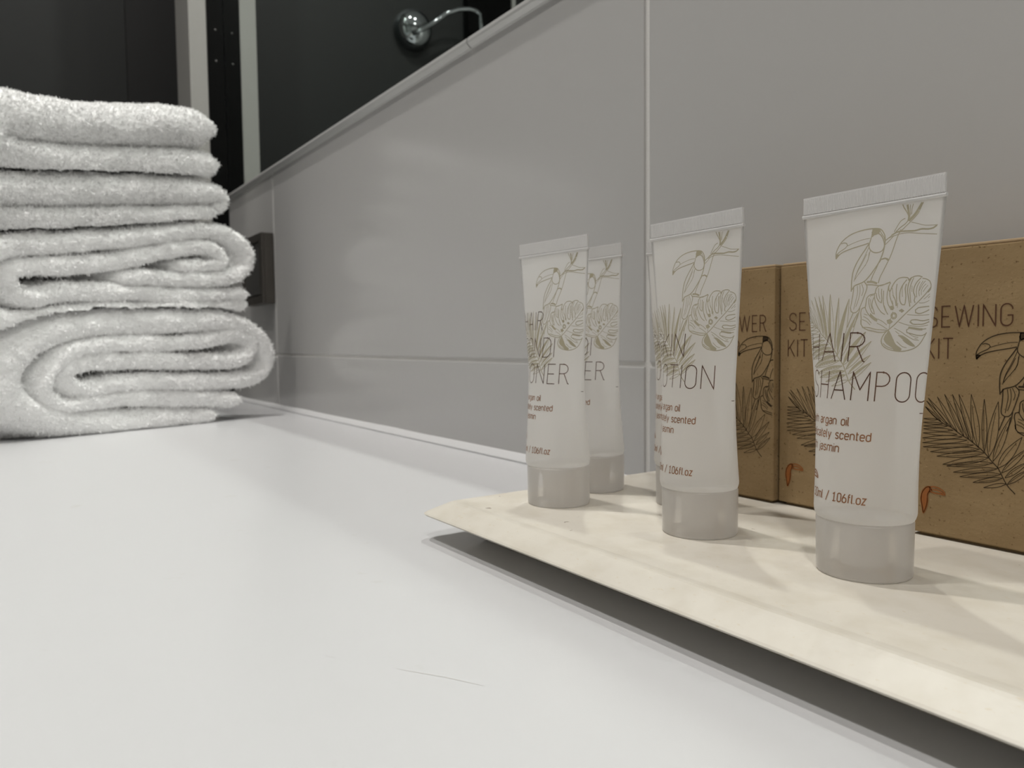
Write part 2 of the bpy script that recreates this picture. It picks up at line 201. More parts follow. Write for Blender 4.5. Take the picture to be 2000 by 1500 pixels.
M_tube = mixmat('translucent_white_plastic', [('D', .22, (.95, .945, .935)), ('T', .62, (.97, .965, .95)), ('X', .16, (1, 1, 1))], .36, .6)
M_crimp = mixmat('crimped_plastic', [('D', .72, (.72, .71, .70)), ('T', .28, (.8, .8, .8))], .35, .8)
M_cap = mixmat('frosted_cap', [('D', .15, (.93, .92, .90)), ('T', .40, (.98, .97, .955)), ('X', .45, (1, .99, .98))], .33, .8)
M_scratch = mat('hairline_scratch', (.50, .49, .48), .5)
M_neck = mixmat('frosted_neck', [('D', .6, (.72, .69, .66)), ('T', .4, (.8, .78, .75))], .4, .6)
ART_RAW = [[0.22,0,[-8.7,86.56,-8.85,88.01,-8.41,89.39,-7.44,90.95,-5.94,92.19,-3.93,93.11,-1.44,93.61,1.02,93.75,2.96,93.61,4.07,93.24,4.87,92.35,5.38,91.27,5.57,90.12]],[0.22,0,[-8.7,86.56,-7.92,87.44,-6.6,88.25,-4.49,88.84,-2.2,89.29,-0.23,89.64,1.08,89.95]],[0.18,0,[-8.68,87.75,-7.47,88.58,-5.9,89.35,-5.29,89.99,-5.63,90.62,-6.61,90.85,-7.36,90.7]],[0.12,0,[-5.28,89.87,-3.12,90.56,-0.65,91.08,1.31,91.19]],[0.2,1,[-8.55,86.55,-8.72,87.64,-7.66,87.65]],[0.2,1,[1.75,93.65,3.46,93.43,3.81,92.82,3.58,92.28,2.78,92.04,1.83,91.93,1.65,92.86]],[0.2,0,[1.82,93.53,1.71,91.94,1.4,90.38,1.18,89.14,1.66,88.06,2.71,87.26,3.91,87.1,5.03,87.48,5.49,88.67,5.24,89.93,4.5,91.37,3.59,92.16,2.41,92.08,1.81,91.47]],[0.16,0,[3.71,93.28,4.3,92.19,5.12,91.07,5.45,90.14]],[0.24,0,[1.11,89.72,0.18,88.22,-1.09,86.27,-2.12,84.29,-2.69,82.48,-2.83,80.4,-2.77,78.77,-2.62,77.13]],[0.24,0,[5.57,90.12,5.52,88.33,5.15,86.34,4.43,84.38,3.24,82.44,2.01,80.72,0.92,79.66,-0.49,79.07,-1.72,78.7,-2.49,77.59]],[0.13,0,[1.22,88.79,-0.02,85.71,-1.41,82.6,-2.12,79.88]],[0.13,0,[0.81,87.0,-0.16,84.8,-1.38,82.37,-1.94,80.56]],[0.13,0,[1.5,87.39,1.27,85.12,0.25,83.38,-1.05,81.65,-1.91,80.33]],[0.12,0,[1.69,87.83,1.34,85.58,0.69,83.8]],[0.2,0,[-1.98,78.71,-1.99,76.63,-2.13,74.56,-2.3,72.71,-2.05,71.78,-1.34,71.29,-0.59,71.37,0.2,72.15,0.85,73.95,1.37,75.75,1.79,77.32,1.83,78.46,0.94,79.55]],[0.13,0,[-0.94,78.64,-0.7,76.55,-0.96,74.5,-1.32,72.21]],[0.13,0,[-0.21,78.82,0.03,76.74,-0.23,74.69,-0.77,72.88]],[0.13,0,[0.26,79.02,0.94,77.37,0.63,75.79]],[0.2,0,[-1.34,71.29,-1.93,69.69,-2.71,67.4]],[0.2,0,[0.51,72.59,0.06,70.09,-0.87,67.36]],[0.2,0,[5.69,90.11,6.76,90.88,8.03,91.85,9.28,93.02,10.55,93.85,11.15,94.54,11.28,95.62,10.72,96.79,9.93,98.01,9.5,98.96]],[0.18,0,[9.18,91.71,10.41,92.88,11.65,94.04,12.67,94.99,13.66,96.15,14.21,97.36,14.84,98.77]],[0.5,0,[11.38,94.51,12.4,95.46,13.2,96.43,13.97,97.62,14.63,98.69]],[0.4,0,[11.27,94.52,11.37,95.82,11.0,97.41,10.76,98.76]],[0.13,0,[11.55,98.63,11.56,97.32,11.8,95.98]],[0.13,0,[12.32,98.73,11.99,97.48,12.0,96.17]],[0.16,0,[10.41,95.3,9.33,94.78,8.54,93.56,7.78,92.1]],[0.18,0,[9.55,92.55,8.9,91.08,8.39,89.36,7.9,87.41,7.3,85.47,6.75,84.17,5.83,82.01,5.1,80.27,4.89,78.93]],[0.15,0,[5.69,88.99,6.84,90.09,7.87,91.2]],[0.18,0,[4.55,84.37,5.04,85.23,5.93,85.48,6.89,85.06,7.19,84.76]],[0.25,0,[5.16,85.21,6.06,85.36,6.92,84.72]],[0.18,0,[4.43,84.38,3.71,82.41,3.15,81.09,2.73,79.53]],[0.4,0,[1.67,79.43,3.1,79.39,4.56,78.84]],[0.2,0,[1.52,78.71,3.19,78.59,5.54,78.22,7.07,78.68,8.04,79.06]],[0.14,0,[6.11,90.51,7.66,91.0,9.65,91.43,11.67,91.42,13.91,91.05,16.14,90.7,19.04,90.28]],[0.3,0,[7.18,91.28,8.7,91.99,10.72,91.96,13.18,91.78,14.92,92.01,16.69,91.81,17.99,91.97,18.8,92.51]],[0.12,0,[12.09,94.09,13.68,93.56,15.5,92.91,17.26,92.69,19.01,92.59]],[0.2,0,[8.68,66.53,7.71,65.98,6.29,65.92,4.81,66.27,3.29,66.62,2.04,67.3,1.35,68.13,1.13,69.29]],[0.17,0,[1.7,67.3,3.39,67.27,5.41,66.74,8.29,66.45]],[0.2,0,[1.26,68.13,1.18,69.61,0.9,71.27,1.12,72.41,1.95,72.7]],[0.2,0,[1.99,72.37,2.08,73.84,2.19,75.15,2.96,75.92,4.11,76.1,4.33,76.34,4.46,77.46,5.21,78.23,6.49,78.47,8.06,78.93]],[0.2,0,[8.15,78.85,7.69,77.75,8.14,76.45,8.64,77.86,9.32,79.09,10.21,79.83,11.31,80.0,12.52,79.84]],[0.2,0,[12.52,79.84,12.82,79.2,13.4,79.79,14.33,80.12,15.46,80.13,16.3,79.78]],[0.18,0,[16.33,79.46,17.33,79.26,18.39,78.66,18.82,77.8,18.79,76.57,18.19,75.83]],[0.2,0,[8.68,66.53,10.06,67.77,11.49,69.33,13.09,71.02,14.87,72.69,16.66,74.49,17.86,75.84,18.89,77.18]],[0.2,0,[8.68,66.53,8.03,65.9,7.35,64.79,7.14,63.66,7.57,62.54,8.74,61.66,10.35,61.18,12.26,60.94,14.16,61.17,16.08,61.87,17.34,62.96,18.09,64.2,18.67,65.29,18.89,65.75]],[0.2,1,[8.69,66.45,9.43,65.24,10.1,63.96,10.84,62.68,12.36,61.57,12.25,61.02,10.66,61.18,10.28,61.89,9.29,62.53,8.45,63.18,7.88,64.14,8.24,65.41]],[0.16,0,[7.68,63.02,8.36,62.38,9.51,61.82,10.31,61.58]],[0.2,1,[11.33,65.06,12.37,64.89,13.73,64.09,14.96,63.13,15.88,62.26,14.69,62.51,13.32,63.3,12.62,63.94]],[0.17,0,[2.79,75.12,2.85,73.81,3.35,72.32,4.15,70.99,4.66,70.81,4.2,72.12,3.76,73.11,3.81,74.25,4.12,75.21]],[0.17,0,[1.97,72.54,2.61,71.37,3.58,70.19,4.83,69.18,5.52,68.84,5.55,69.32,4.58,70.0,3.49,71.01]],[0.3,0,[3.52,70.68,4.62,69.67,5.48,69.16]],[0.17,0,[4.12,76.02,4.46,74.38,5.28,72.72,6.4,71.23,7.43,70.55]],[0.17,0,[4.58,76.32,4.88,75.01,5.64,74.0,6.16,73.66,6.23,74.62,5.98,76.24,5.95,77.37]],[0.17,0,[6.49,76.86,6.57,75.25,6.73,73.63,7.29,72.0,8.22,70.53]],[0.17,0,[7.69,77.75,7.52,76.16,7.6,74.55,8.15,72.93,9.04,71.94,9.5,72.08,9.27,72.89,8.67,74.19,8.23,75.48,8.14,76.45]],[0.17,0,[9.01,75.61,9.79,74.14,10.08,72.7]],[0.17,0,[9.86,78.42,9.74,77.16,9.88,75.72,10.1,74.12,10.24,72.69]],[0.2,0,[12.32,79.38,11.61,78.48,10.94,77.1,10.77,75.52,10.99,73.93,11.64,72.96,12.28,72.93,12.41,74.03,12.35,75.61,12.06,77.04,12.26,78.29]],[0.2,0,[13.42,79.63,12.88,78.57,12.7,77.0,12.93,75.42,13.3,73.99,13.68,72.41]],[0.17,0,[14.05,79.75,13.53,78.37,13.28,76.82,13.5,75.24,13.84,73.35]],[0.2,0,[15.99,79.64,14.96,78.61,14.36,77.24,14.32,75.99,14.82,74.87,14.67,73.94,14.97,73.31]],[0.15,0,[15.75,78.72,15.14,77.51,15.03,76.11,15.25,74.7]],[0.13,0,[16.56,78.83,15.87,77.47,15.68,76.08,15.95,74.99]],[0.12,0,[17.46,78.02,16.71,77.28,16.32,76.21,16.42,75.28]],[0.12,0,[17.99,77.68,17.26,76.79,16.84,76.04]],[0.13,0,[17.22,78.8,16.49,77.91,15.82,76.39]],[0.12,0,[5.61,69.48,6.96,68.8,8.17,67.81]],[0.12,0,[5.57,68.35,6.91,67.68,8.43,66.69]],[0.12,0,[9.42,71.29,8.99,69.07,8.87,67.0]],[0.12,0,[1.71,70.25,2.98,69.56,4.1,68.39]],[0.12,0,[1.46,69.44,2.71,68.92,3.82,67.91]],[0.12,0,[1.81,70.91,2.87,70.54]],[0.12,0,[8.99,74.17,9.24,73.21]],[0.12,0,[7.03,72.97,7.65,71.51]],[0.12,0,[11.32,78.18,11.3,76.6,11.53,75.01]],[0.12,0,[10.48,73.47,10.44,72.21]],[0.12,0,[5.11,77.59,5.26,76.12,5.74,74.64]],[0.12,0,[3.25,74.77,3.39,73.46,3.87,72.13]],[0.12,0,[8.69,77.38,8.97,76.09,9.33,74.79]],[0.12,0,[13.75,77.74,13.9,76.16]],[0.12,0,[3.01,75.43,3.31,75.74,3.9,75.71]],[0.2,0,[10.47,70.14,10.41,69.75,10.18,69.47,9.83,69.37,9.47,69.48,9.18,69.78,9.05,70.19,9.11,70.58,9.34,70.87,9.69,70.96,10.05,70.84,10.34,70.54,10.47,70.14]],[0.15,0,[10.16,70.15,10.13,69.9,10.0,69.72,9.81,69.65,9.6,69.73,9.44,69.92,9.36,70.18,9.39,70.43,9.52,70.61,9.71,70.67,9.92,70.6,10.08,70.41,10.16,70.15]],[0.2,1,[8.36,72.44,8.97,72.66,9.49,72.24,9.37,71.77,8.73,71.87]],[0.2,1,[10.99,71.4,11.59,71.77,12.18,71.36,11.66,70.98]],[0.2,1,[8.06,68.93,8.82,69.23,9.51,68.58,8.93,68.12,8.27,68.37]],[0.2,0,[18.92,72.33,17.39,72.22,15.91,72.03,15.23,71.5,15.37,70.8,16.23,70.54,17.54,70.82,19.02,71.48]],[0.2,0,[19.31,69.0,17.42,68.73,15.71,68.99,14.41,68.94,14.13,68.48,14.83,67.92,16.16,67.82,17.68,67.87,19.38,68.46]],[0.18,0,[18.69,66.69,17.14,66.55,15.59,66.89,14.11,66.91,13.35,66.45,13.49,65.82,14.57,65.49,16.1,65.08,17.82,64.99,18.91,65.6]],[0.4,0,[13.77,67.07,15.27,66.81,16.8,66.56,17.65,66.55]],[0.12,0,[13.15,70.39,15.11,70.18,17.27,70.13,19.16,70.24]],[0.12,0,[11.09,68.54,12.9,67.87,14.38,67.53,16.55,67.26,19.12,67.61]],[0.12,0,[10.13,66.98,11.96,66.0,13.66,64.87,15.55,63.91,16.91,63.74]],[0.12,0,[15.96,73.28,17.29,73.23,18.76,73.8]],[0.12,0,[17.19,74.16,17.97,74.76,18.74,75.5]],[0.12,0,[14.08,65.5,15.47,64.7,16.66,64.53]],[0.12,0,[11.08,63.48,12.62,62.2,13.77,61.88]],[0.12,0,[18.34,74.43,18.81,74.88]],[0.12,0,[15.68,64.22,16.54,64.06]],[0.12,0,[10.52,66.18,11.54,65.37]],[0.2,0,[1.58,50.77,-0.53,53.09,-2.6,57.02,-4.26,58.82,-6.14,61.06,-8.04,62.66,-10.18,64.26,-12.34,65.43,-15.0,67.27,-17.23,68.25,-19.99,70.39,-22.11,72.62]],[0.13,2,[-0.33,53.12,0.53,54.51,1.83,55.87,3.28,56.96,4.38,57.64,5.12,58.07]],[0.13,0,[-0.33,53.12,1.03,53.74,2.48,54.87,3.74,56.25,4.57,57.33,5.12,58.07]],[0.09,0,[0.19,53.67,1.79,55.27,3.99,57.18]],[0.13,2,[-0.96,54.8,-0.08,56.26,1.26,57.69,2.78,58.81,3.93,59.51,4.7,59.96]],[0.13,0,[-0.96,54.8,0.47,55.44,1.97,56.62,3.27,58.06,4.14,59.19,4.7,59.96]],[0.09,0,[-0.42,55.38,1.23,57.05,3.52,59.04]],[0.13,2,[-1.78,56.02,-0.89,58.02,0.6,60.07,2.35,61.79,3.7,62.91,4.61,63.62]],[0.13,0,[-1.78,56.02,-0.06,57.13,1.67,58.92,3.1,60.98,4.02,62.56,4.61,63.62]],[0.09,0,[-1.18,56.85,0.66,59.28,3.26,62.24]],[0.13,2,[-2.81,57.1,-2.38,59.49,-1.17,61.94,0.52,63.98,1.9,65.3,2.84,66.14]],[0.13,0,[-2.81,57.1,-0.93,58.41,0.7,60.53,1.83,62.98,2.45,64.87,2.84,66.14]],[0.09,0,[-2.32,58.09,-0.78,60.98,1.57,64.5]],[0.13,2,[-3.95,58.85,-3.79,61.58,-2.98,64.77,-1.74,67.78,-0.69,69.87,0.02,71.24]],[0.13,0,[-3.95,58.85,-2.5,61.16,-1.31,64.21,-0.57,67.37,-0.2,69.69,0.02,71.24]],[0.09,0,[-3.63,60.14,-2.58,63.95,-0.91,68.85]],[0.13,2,[-4.99,59.85,-5.51,63.02,-5.3,66.92,-4.45,70.73,-3.62,73.43,-3.03,75.21]],[0.13,0,[-4.99,59.85,-3.68,62.88,-2.91,66.7,-2.78,70.55,-2.9,73.35,-3.03,75.21]],[0.09,0,[-4.9,61.41,-4.54,66.07,-3.62,72.2]],[0.13,2,[-6.15,61.29,-6.68,64.12,-6.91,67.72,-6.81,71.34,-6.62,73.94,-6.47,75.68]],[0.13,0,[-6.15,61.29,-5.75,64.22,-5.68,67.83,-5.94,71.4,-6.25,73.97,-6.47,75.68]],[0.09,0,[-6.24,62.72,-6.45,67.04,-6.52,72.8]],[0.13,2,[-7.72,62.24,-8.85,64.98,-9.59,68.59,-9.85,72.31,-9.85,75.03,-9.82,76.85]],[0.13,0,[-7.72,62.24,-7.44,65.32,-7.74,69.01,-8.54,72.59,-9.29,75.15,-9.82,76.85]],[0.09,0,[-8.02,63.68,-8.82,68.01,-9.56,73.88]],[0.13,2,[-9.11,63.46,-10.42,65.86,-11.56,69.09,-12.34,72.49,-12.76,75.0,-13.02,76.68]],[0.13,0,[-9.11,63.46,-9.34,66.3,-10.15,69.65,-11.33,72.87,-12.33,75.16,-13.02,76.68]],[0.09,0,[-9.56,64.74,-10.86,68.63,-12.35,73.96]],[0.13,0,[-10.18,64.26,-11.51,66.49,-12.78,69.5,-13.76,72.67,-14.37,75.02,-14.75,76.59]],[0.13,2,[-10.18,64.26,-10.66,66.9,-11.66,70.03,-12.97,73.04,-14.03,75.17,-14.75,76.59]],[0.09,0,[-10.68,65.45,-12.15,69.07,-13.93,74.05]],[0.13,0,[-11.48,65.05,-12.9,67.09,-14.36,69.86,-15.56,72.81,-16.34,75.01,-16.85,76.48]],[0.13,2,[-11.48,65.05,-12.17,67.52,-13.38,70.42,-14.87,73.2,-16.04,75.17,-16.85,76.48]],[0.09,0,[-12.05,66.15,-13.74,69.49,-15.84,74.11]],[0.13,0,[-13.22,66.04,-14.62,67.73,-16.1,70.07,-17.41,72.56,-18.28,74.42,-18.85,75.67]],[0.13,0,[-13.22,66.04,-14.04,68.13,-15.35,70.58,-16.87,72.92,-18.05,74.57,-18.85,75.67]],[0.13,0,[-14.78,67.29,-16.3,68.62,-18.0,70.5,-19.56,72.57,-20.64,74.12,-21.35,75.17]],[0.13,0,[-14.78,67.29,-15.83,69.06,-17.39,71.08,-19.12,72.97,-20.45,74.29,-21.35,75.17]],[0.13,0,[-15.89,67.89,-17.23,68.97,-18.75,70.51,-20.16,72.19,-21.14,73.46,-21.79,74.31]],[0.13,0,[-15.89,67.89,-16.88,69.33,-18.28,70.98,-19.83,72.52,-21.0,73.6,-21.79,74.31]],[0.13,0,[-17.69,68.68,-18.7,69.29,-19.84,70.22,-20.9,71.27,-21.62,72.08,-22.11,72.62]],[0.13,0,[-17.69,68.68,-18.42,69.63,-19.48,70.66,-20.64,71.58,-21.51,72.21,-22.11,72.62]],[0.13,0,[-0.63,53.18,-1.65,52.46,-2.99,51.88,-4.39,51.55,-5.43,51.4,-6.13,51.32]],[0.13,0,[-0.63,53.18,-1.77,53.18,-3.15,52.83,-4.51,52.22,-5.48,51.69,-6.13,51.32]],[0.13,0,[-1.55,54.6,-2.91,53.74,-4.7,53.05,-6.56,52.66,-7.93,52.48,-8.86,52.38]],[0.13,2,[-1.55,54.6,-3.04,54.6,-4.87,54.19,-6.68,53.47,-7.99,52.83,-8.86,52.38]],[0.09,0,[-2.25,54.33,-4.4,53.57,-7.35,52.74]],[0.13,0,[-1.97,55.65,-3.93,54.69,-6.46,53.99,-9.07,53.65,-11.0,53.54,-12.3,53.49]],[0.13,2,[-1.97,55.65,-4.01,55.78,-6.57,55.42,-9.15,54.67,-11.03,53.98,-12.3,53.49]],[0.09,0,[-2.96,55.38,-5.99,54.61,-10.16,53.81]],[0.13,0,[-2.9,56.98,-5.01,56.0,-7.74,55.23,-10.57,54.8,-12.65,54.62,-14.07,54.52]],[0.13,2,[-2.9,56.98,-5.1,57.01,-7.86,56.57,-10.66,55.76,-12.69,55.04,-14.07,54.52]],[0.09,0,[-3.97,56.68,-7.23,55.83,-11.74,54.91]],[0.13,0,[-4.04,58.39,-6.28,57.43,-9.17,56.69,-12.16,56.29,-14.37,56.13,-15.87,56.04]],[0.13,2,[-4.04,58.39,-6.36,58.45,-9.28,58.04,-12.24,57.25,-14.4,56.54,-15.87,56.04]],[0.09,0,[-5.17,58.11,-8.62,57.29,-13.4,56.41]],[0.13,0,[-5.09,59.72,-7.27,58.4,-10.16,57.36,-13.2,56.77,-15.46,56.51,-16.99,56.36]],[0.13,2,[-5.09,59.72,-7.48,59.75,-10.44,59.14,-13.4,58.04,-15.54,57.06,-16.99,56.36]],[0.09,0,[-6.22,59.32,-9.67,58.16,-14.49,56.9]],[0.13,0,[-6.14,60.95,-8.49,59.88,-11.53,59.09,-14.69,58.71,-17.03,58.59,-18.61,58.53]],[0.13,2,[-6.14,60.95,-8.59,61.09,-11.67,60.69,-14.79,59.85,-17.07,59.08,-18.61,58.53]],[0.09,0,[-7.33,60.65,-10.96,59.78,-16.0,58.89]],[0.13,0,[-7.4,61.82,-9.86,60.79,-13.06,60.06,-16.36,59.73,-18.8,59.65,-20.46,59.62]],[0.13,2,[-7.4,61.82,-9.95,62.01,-13.17,61.66,-16.44,60.88,-18.84,60.14,-20.46,59.62]],[0.09,0,[-8.64,61.54,-12.45,60.74,-17.73,59.93]],[0.13,0,[-8.88,62.8,-11.48,61.96,-14.83,61.33,-18.29,61.01,-20.84,60.88,-22.57,60.82]],[0.13,2,[-8.88,62.8,-11.53,62.87,-14.89,62.54,-18.33,61.87,-20.86,61.25,-22.57,60.82]],[0.09,0,[-10.18,62.55,-14.17,61.86,-19.71,61.12]],[0.13,0,[-10.6,63.99,-12.9,63.19,-15.87,62.57,-18.93,62.23,-21.18,62.09,-22.71,62.01]],[0.13,2,[-10.6,63.99,-12.96,64.03,-15.95,63.68,-18.99,63.02,-21.21,62.43,-22.71,62.01]],[0.13,0,[-11.9,64.78,-13.98,64.13,-16.64,63.68,-19.38,63.5,-21.38,63.46,-22.74,63.45]],[0.13,0,[-11.9,64.78,-14.01,64.91,-16.69,64.71,-19.41,64.23,-21.4,63.77,-22.74,63.45]],[0.13,0,[-13.21,65.34,-15.05,64.9,-17.38,64.68,-19.75,64.7,-21.49,64.81,-22.65,64.9]],[0.13,0,[-13.21,65.34,-15.03,65.61,-17.36,65.62,-19.74,65.37,-21.48,65.1,-22.65,64.9]],[0.13,0,[-14.32,66.4,-15.94,66.02,-17.98,65.85,-20.04,65.9,-21.55,66.02,-22.56,66.11]],[0.13,0,[-14.32,66.4,-15.92,66.67,-17.95,66.7,-20.02,66.5,-21.54,66.28,-22.56,66.11]],[0.13,0,[-15.88,67.42,-17.19,67.08,-18.85,66.89,-20.53,66.86,-21.75,66.91,-22.58,66.95]],[0.13,0,[-15.88,67.42,-17.19,67.58,-18.85,67.55,-20.53,67.33,-21.75,67.11,-22.58,66.95]],[0.13,0,[-17.23,68.01,-18.3,67.8,-19.63,67.74,-20.98,67.82,-21.95,67.94,-22.6,68.03]],[0.13,0,[-17.23,68.01,-18.27,68.23,-19.6,68.31,-20.95,68.23,-21.94,68.12,-22.6,68.03]],[0.13,0,[-18.6,69.08,-19.38,68.9,-20.36,68.86,-21.33,68.94,-22.03,69.04,-22.5,69.12]],[0.13,0,[-18.6,69.08,-19.36,69.27,-20.33,69.33,-21.31,69.28,-22.02,69.19,-22.5,69.12]]]
TOWELS_RAW = {"t1":[[[172.1,261.6,29],[163.3,260.0,31],[100.2,250.6,31],[43.7,242.2,30],[-0.0,237.2,31],[-21.6,241.1,33],[-30.0,249.7,36],[-24.0,263.2,45],[-6.9,268.1,46],[19.4,270.6,43],[58.4,275.2,37],[101.5,284.3,37],[156.0,294.9,40],[169.8,296.5,37]]],"t2":[[[168.6,213.9,18],[98.3,201.0,19],[16.0,188.5,20],[-19.5,184.7,21],[-38.0,189.0,21],[-37.6,199.9,23],[-20.9,205.5,27],[29.6,214.0,28],[84.3,221.8,28],[143.6,229.9,27],[167.5,231.5,24],[176.1,225.0,18],[168.6,213.9,17]]],"t3":[[[201.6,121.6,15],[129.8,115.4,15],[67.8,112.1,16],[19.9,106.8,17],[-11.2,101.0,18],[-34.1,103.7,20],[-46.7,118.0,21],[-46.9,138.5,21],[-31.8,156.8,20],[3.5,164.5,19],[42.3,171.0,18],[100.3,181.9,18],[149.5,192.4,18],[179.6,192.7,19],[200.8,181.3,17],[203.0,163.8,17],[183.6,148.8,17],[130.8,143.5,17],[91.1,142.6,16],[66.0,140.0,12]],[[201.9,131.4,15],[130.2,127.4,17],[68.4,127.6,17],[20.7,125.3,18],[-6.8,119.6,18],[-20.7,125.3,18],[-22.0,136.5,17],[-11.7,144.7,17],[28.2,149.7,17],[69.5,156.3,17],[115.5,170.3,17],[154.1,177.7,16],[171.6,171.5,14],[172.1,161.4,12],[148.2,158.0,12],[123.0,154.7,10]]],"t4":[[[160.3,6.6,18],[93.6,7.9,25],[35.8,10.5,26],[3.6,17.5,26],[-20.0,33.0,30],[-27.3,52.4,31],[-15.9,73.6,30],[10.4,90.8,26],[53.1,99.3,25],[97.2,100.6,24],[154.9,103.0,23],[191.3,100.4,21],[216.1,87.5,18],[226.5,69.1,16],[224.0,54.0,17],[206.6,43.1,18],[161.5,41.2,18],[110.8,43.7,18],[65.1,43.9,18],[39.7,39.7,18],[23.8,43.3,18],[17.7,53.0,17],[27.2,62.0,17],[51.7,65.4,17],[95.8,64.9,17],[144.7,62.9,17],[188.0,62.5,17],[204.6,70.3,15],[206.0,82.6,15],[189.0,89.9,16],[163.1,85.1,17],[128.5,80.7,16],[66.5,80.5,16],[33.1,76.7,16],[11.8,65.1,15],[1.9,52.4,14],[2.6,37.9,15],[14.1,27.2,15],[36.5,28.9,16],[79.3,30.2,16],[126.4,26.2,17],[169.9,22.5,18],[190.3,19.5,18]]]}

# ------------------------------------------------------------ the room
XJ = [-0.9240, -0.2895, 0.3450, 0.9795]        # vertical joints
ZG = 0.0662                                     # horizontal joint
ZT = 0.2845                                     # bottom of the mirror trim
X0, X1 = -1.37, 1.10                            # room extent along the wall
YF = -1.50; ZF = -0.86

def wall_back():
    bm = bmesh.new()
    box(bm, (X0, .0012, ZF), (X1, .06, CEIL))
    n0 = len(bm.faces)
    cols = [X0 - .2] + XJ + [X1 + .2]
    rows = [(-.55, -.4), (-.4, ZG), (ZG, ZT + .004)]
    for a, b in zip(cols[:-1], cols[1:]):
        for z0, z1 in rows:
            box(bm, (max(a + .0019, X0), 0.0, z0 + .0013), (min(b - .0019, X1), .004, z1 - .0013), .0008, 2)
    bm.faces.ensure_lookup_table()
    for i, f in enumerate(bm.faces):
        f.material_index = 1 if i < n0 else 0
    o = bmobj('wall_back', bm, M_tile)
    o.data.materials.append(M_grout)
    tag(o, kind='structure')
wall_back()

def struct(name, lo, hi, m, bev=0):
    return tag(boxobj(name, lo, hi, m, None, bev), kind='structure')
struct('floor', (X0, YF, ZF - .05), (X1, .0, ZF), M_floor)
struct('ceiling', (X0, YF, CEIL), (X1, .06, CEIL + .05), M_ceil)
struct('wall_left', (X0 - .06, YF, ZF), (X0 + .02, .0, CEIL), M_dark)
struct('wall_right', (X1, YF, ZF), (X1 + .06, .06, CEIL), M_room)
struct('wall_front', (X0, YF - .06, ZF), (X1, YF, CEIL), M_room)
struct('trim_5', (-1.35, -.095, ZF), (-1.340, -.001, CEIL), M_darker)
# black reveal and pale edge of the dark doorway seen in the mirror
struct('trim_6', (-1.35, -.632, ZF), (-1.330, -.528, CEIL), M_black)
struct('trim_7', (-1.35, -.640, ZF), (-1.325, -.6325, CEIL), M_post)
# end post beside the mirror: pale upright and black screwed profile
struct('trim_3', (-1.215, -.0465, .0), (-1.13, -.0227, CEIL), M_post, .001)
bm = bmesh.new(); box(bm, (-1.155, -.0225, 0.0), (-1.128, -.0002, CEIL), .001)
tag(bmobj('trim_4', bm, M_black), kind='structure')
for z in (.477, .520):
    vs, fs = lathe([(0.0, .0010), (.0011, .0008), (.0016, 0.0)], 16)
    o = mesh('screw', [(v[2] - 1.128, v[0] - .0115, v[1] + z) for v in vs], fs, M_rocker)
    tag(o, 'lower small screw head in the black profile above the towels' if z < .5 else 'upper small screw head in the black profile above the towels', 'screw')

# mirror and its tile trim
bm = bmesh.new(); box(bm, (-1.1275, -.0002, .291), (X1, .0012, 1.30), .0)
mir = bmobj('wall_mirror', bm, M_mirror)
tag(mir, 'large frameless mirror above the grey tiled splashback, reflecting a dark room', 'mirror')
bm = bmesh.new()
def trim_seg(xa, xb):
    prof = [(.0, ZT - .0005), (-.0016, ZT), (-.0040, ZT + .0022), (-.0046, ZT + .0036), (-.0036, ZT + .0064), (-.0022, ZT + .0072), (.0, ZT + .0072)]
    va = [bm.verts.new((xa, y, z)) for y, z in prof]; vb = [bm.verts.new((xb, y, z)) for y, z in prof]
    for i in range(len(prof)):
        j = (i + 1) % len(prof); bm.faces.new((va[i], vb[i], vb[j], va[j]))
    bm.faces.new(va[::-1]); bm.faces.new(vb)
trim_seg(-1.1275, -.4618); trim_seg(-.4604, X1)
tag(bmobj('trim_1', bm, M_trim), kind='structure')

# counter with silicone bead
ct = empty('vanity_counter', (-.05, -.30, -.04), 'white smooth vanity counter running along the tiled wall', 'counter')
o = boxobj('worktop', (-1.1275 + .05, -.62 + .30, 0.0), (X1 + .05, -.0002 + .30, .04), M_counter, ct, .0012)
o = boxobj('apron', (-1.1275 + .05, -.60 + .30, -.16), (X1 + .05, -.58 + .30, -.0002), M_counter, ct, .001)
bm = bmesh.new()
prof = [(0, 0.0002)] + [(-.0052 + .0052 * math.sin(a) - 0, .0052 - .0052 * math.cos(a)) for a in [i * math.pi / 12 for i in range(0, 7)]]
prof = [(-.0048, .0002), (-.0042, .0012), (-.003, .0024), (-.0016, .0040), (-.0004, .0052), (.0005, .0054), (.0005, .0002)]
nx = 160; rings = []
for i in range(nx + 1):
    x = -1.127 + (X1 + 1.127) * i / nx
    k = 1 + .12 * noise.noise(Vector((x * 14, 0, 0)))
    rings.append([bm.verts.new((x, y * k if y < 0 else y, z * (k if z > .001 else 1))) for y, z in prof])
for a, b in zip(rings[:-1], rings[1:]):
    for i in range(len(prof)):
        j = (i + 1) % len(prof); bm.faces.new((a[i], b[i], b[j], a[j]))
tag(bmobj('trim_2', bm, M_seal, None, True), kind='structure')

# faint scratch line on the counter
sv, sf = [], []
for seg_ in ([(-.1643, -.2067), (-.1600, -.2040), (-.1540, -.1998), (-.1490, -.1970), (-.1441, -.1944)], [(-.1818, -.2182), (-.1790, -.2166)]):
    for i, (x, y) in enumerate(seg_):
        hw = .00012 if 0 < i < len(seg_) - 1 else .00003
        sv += [(x + .05 - hw, y + .30 + hw, .04004), (x + .05 + hw, y + .30 - hw, .04004)]
        if i: k = len(sv); sf.append((k - 4, k - 3, k - 1, k - 2))
mesh('scratch_mark', sv, sf, M_scratch, ct, False)

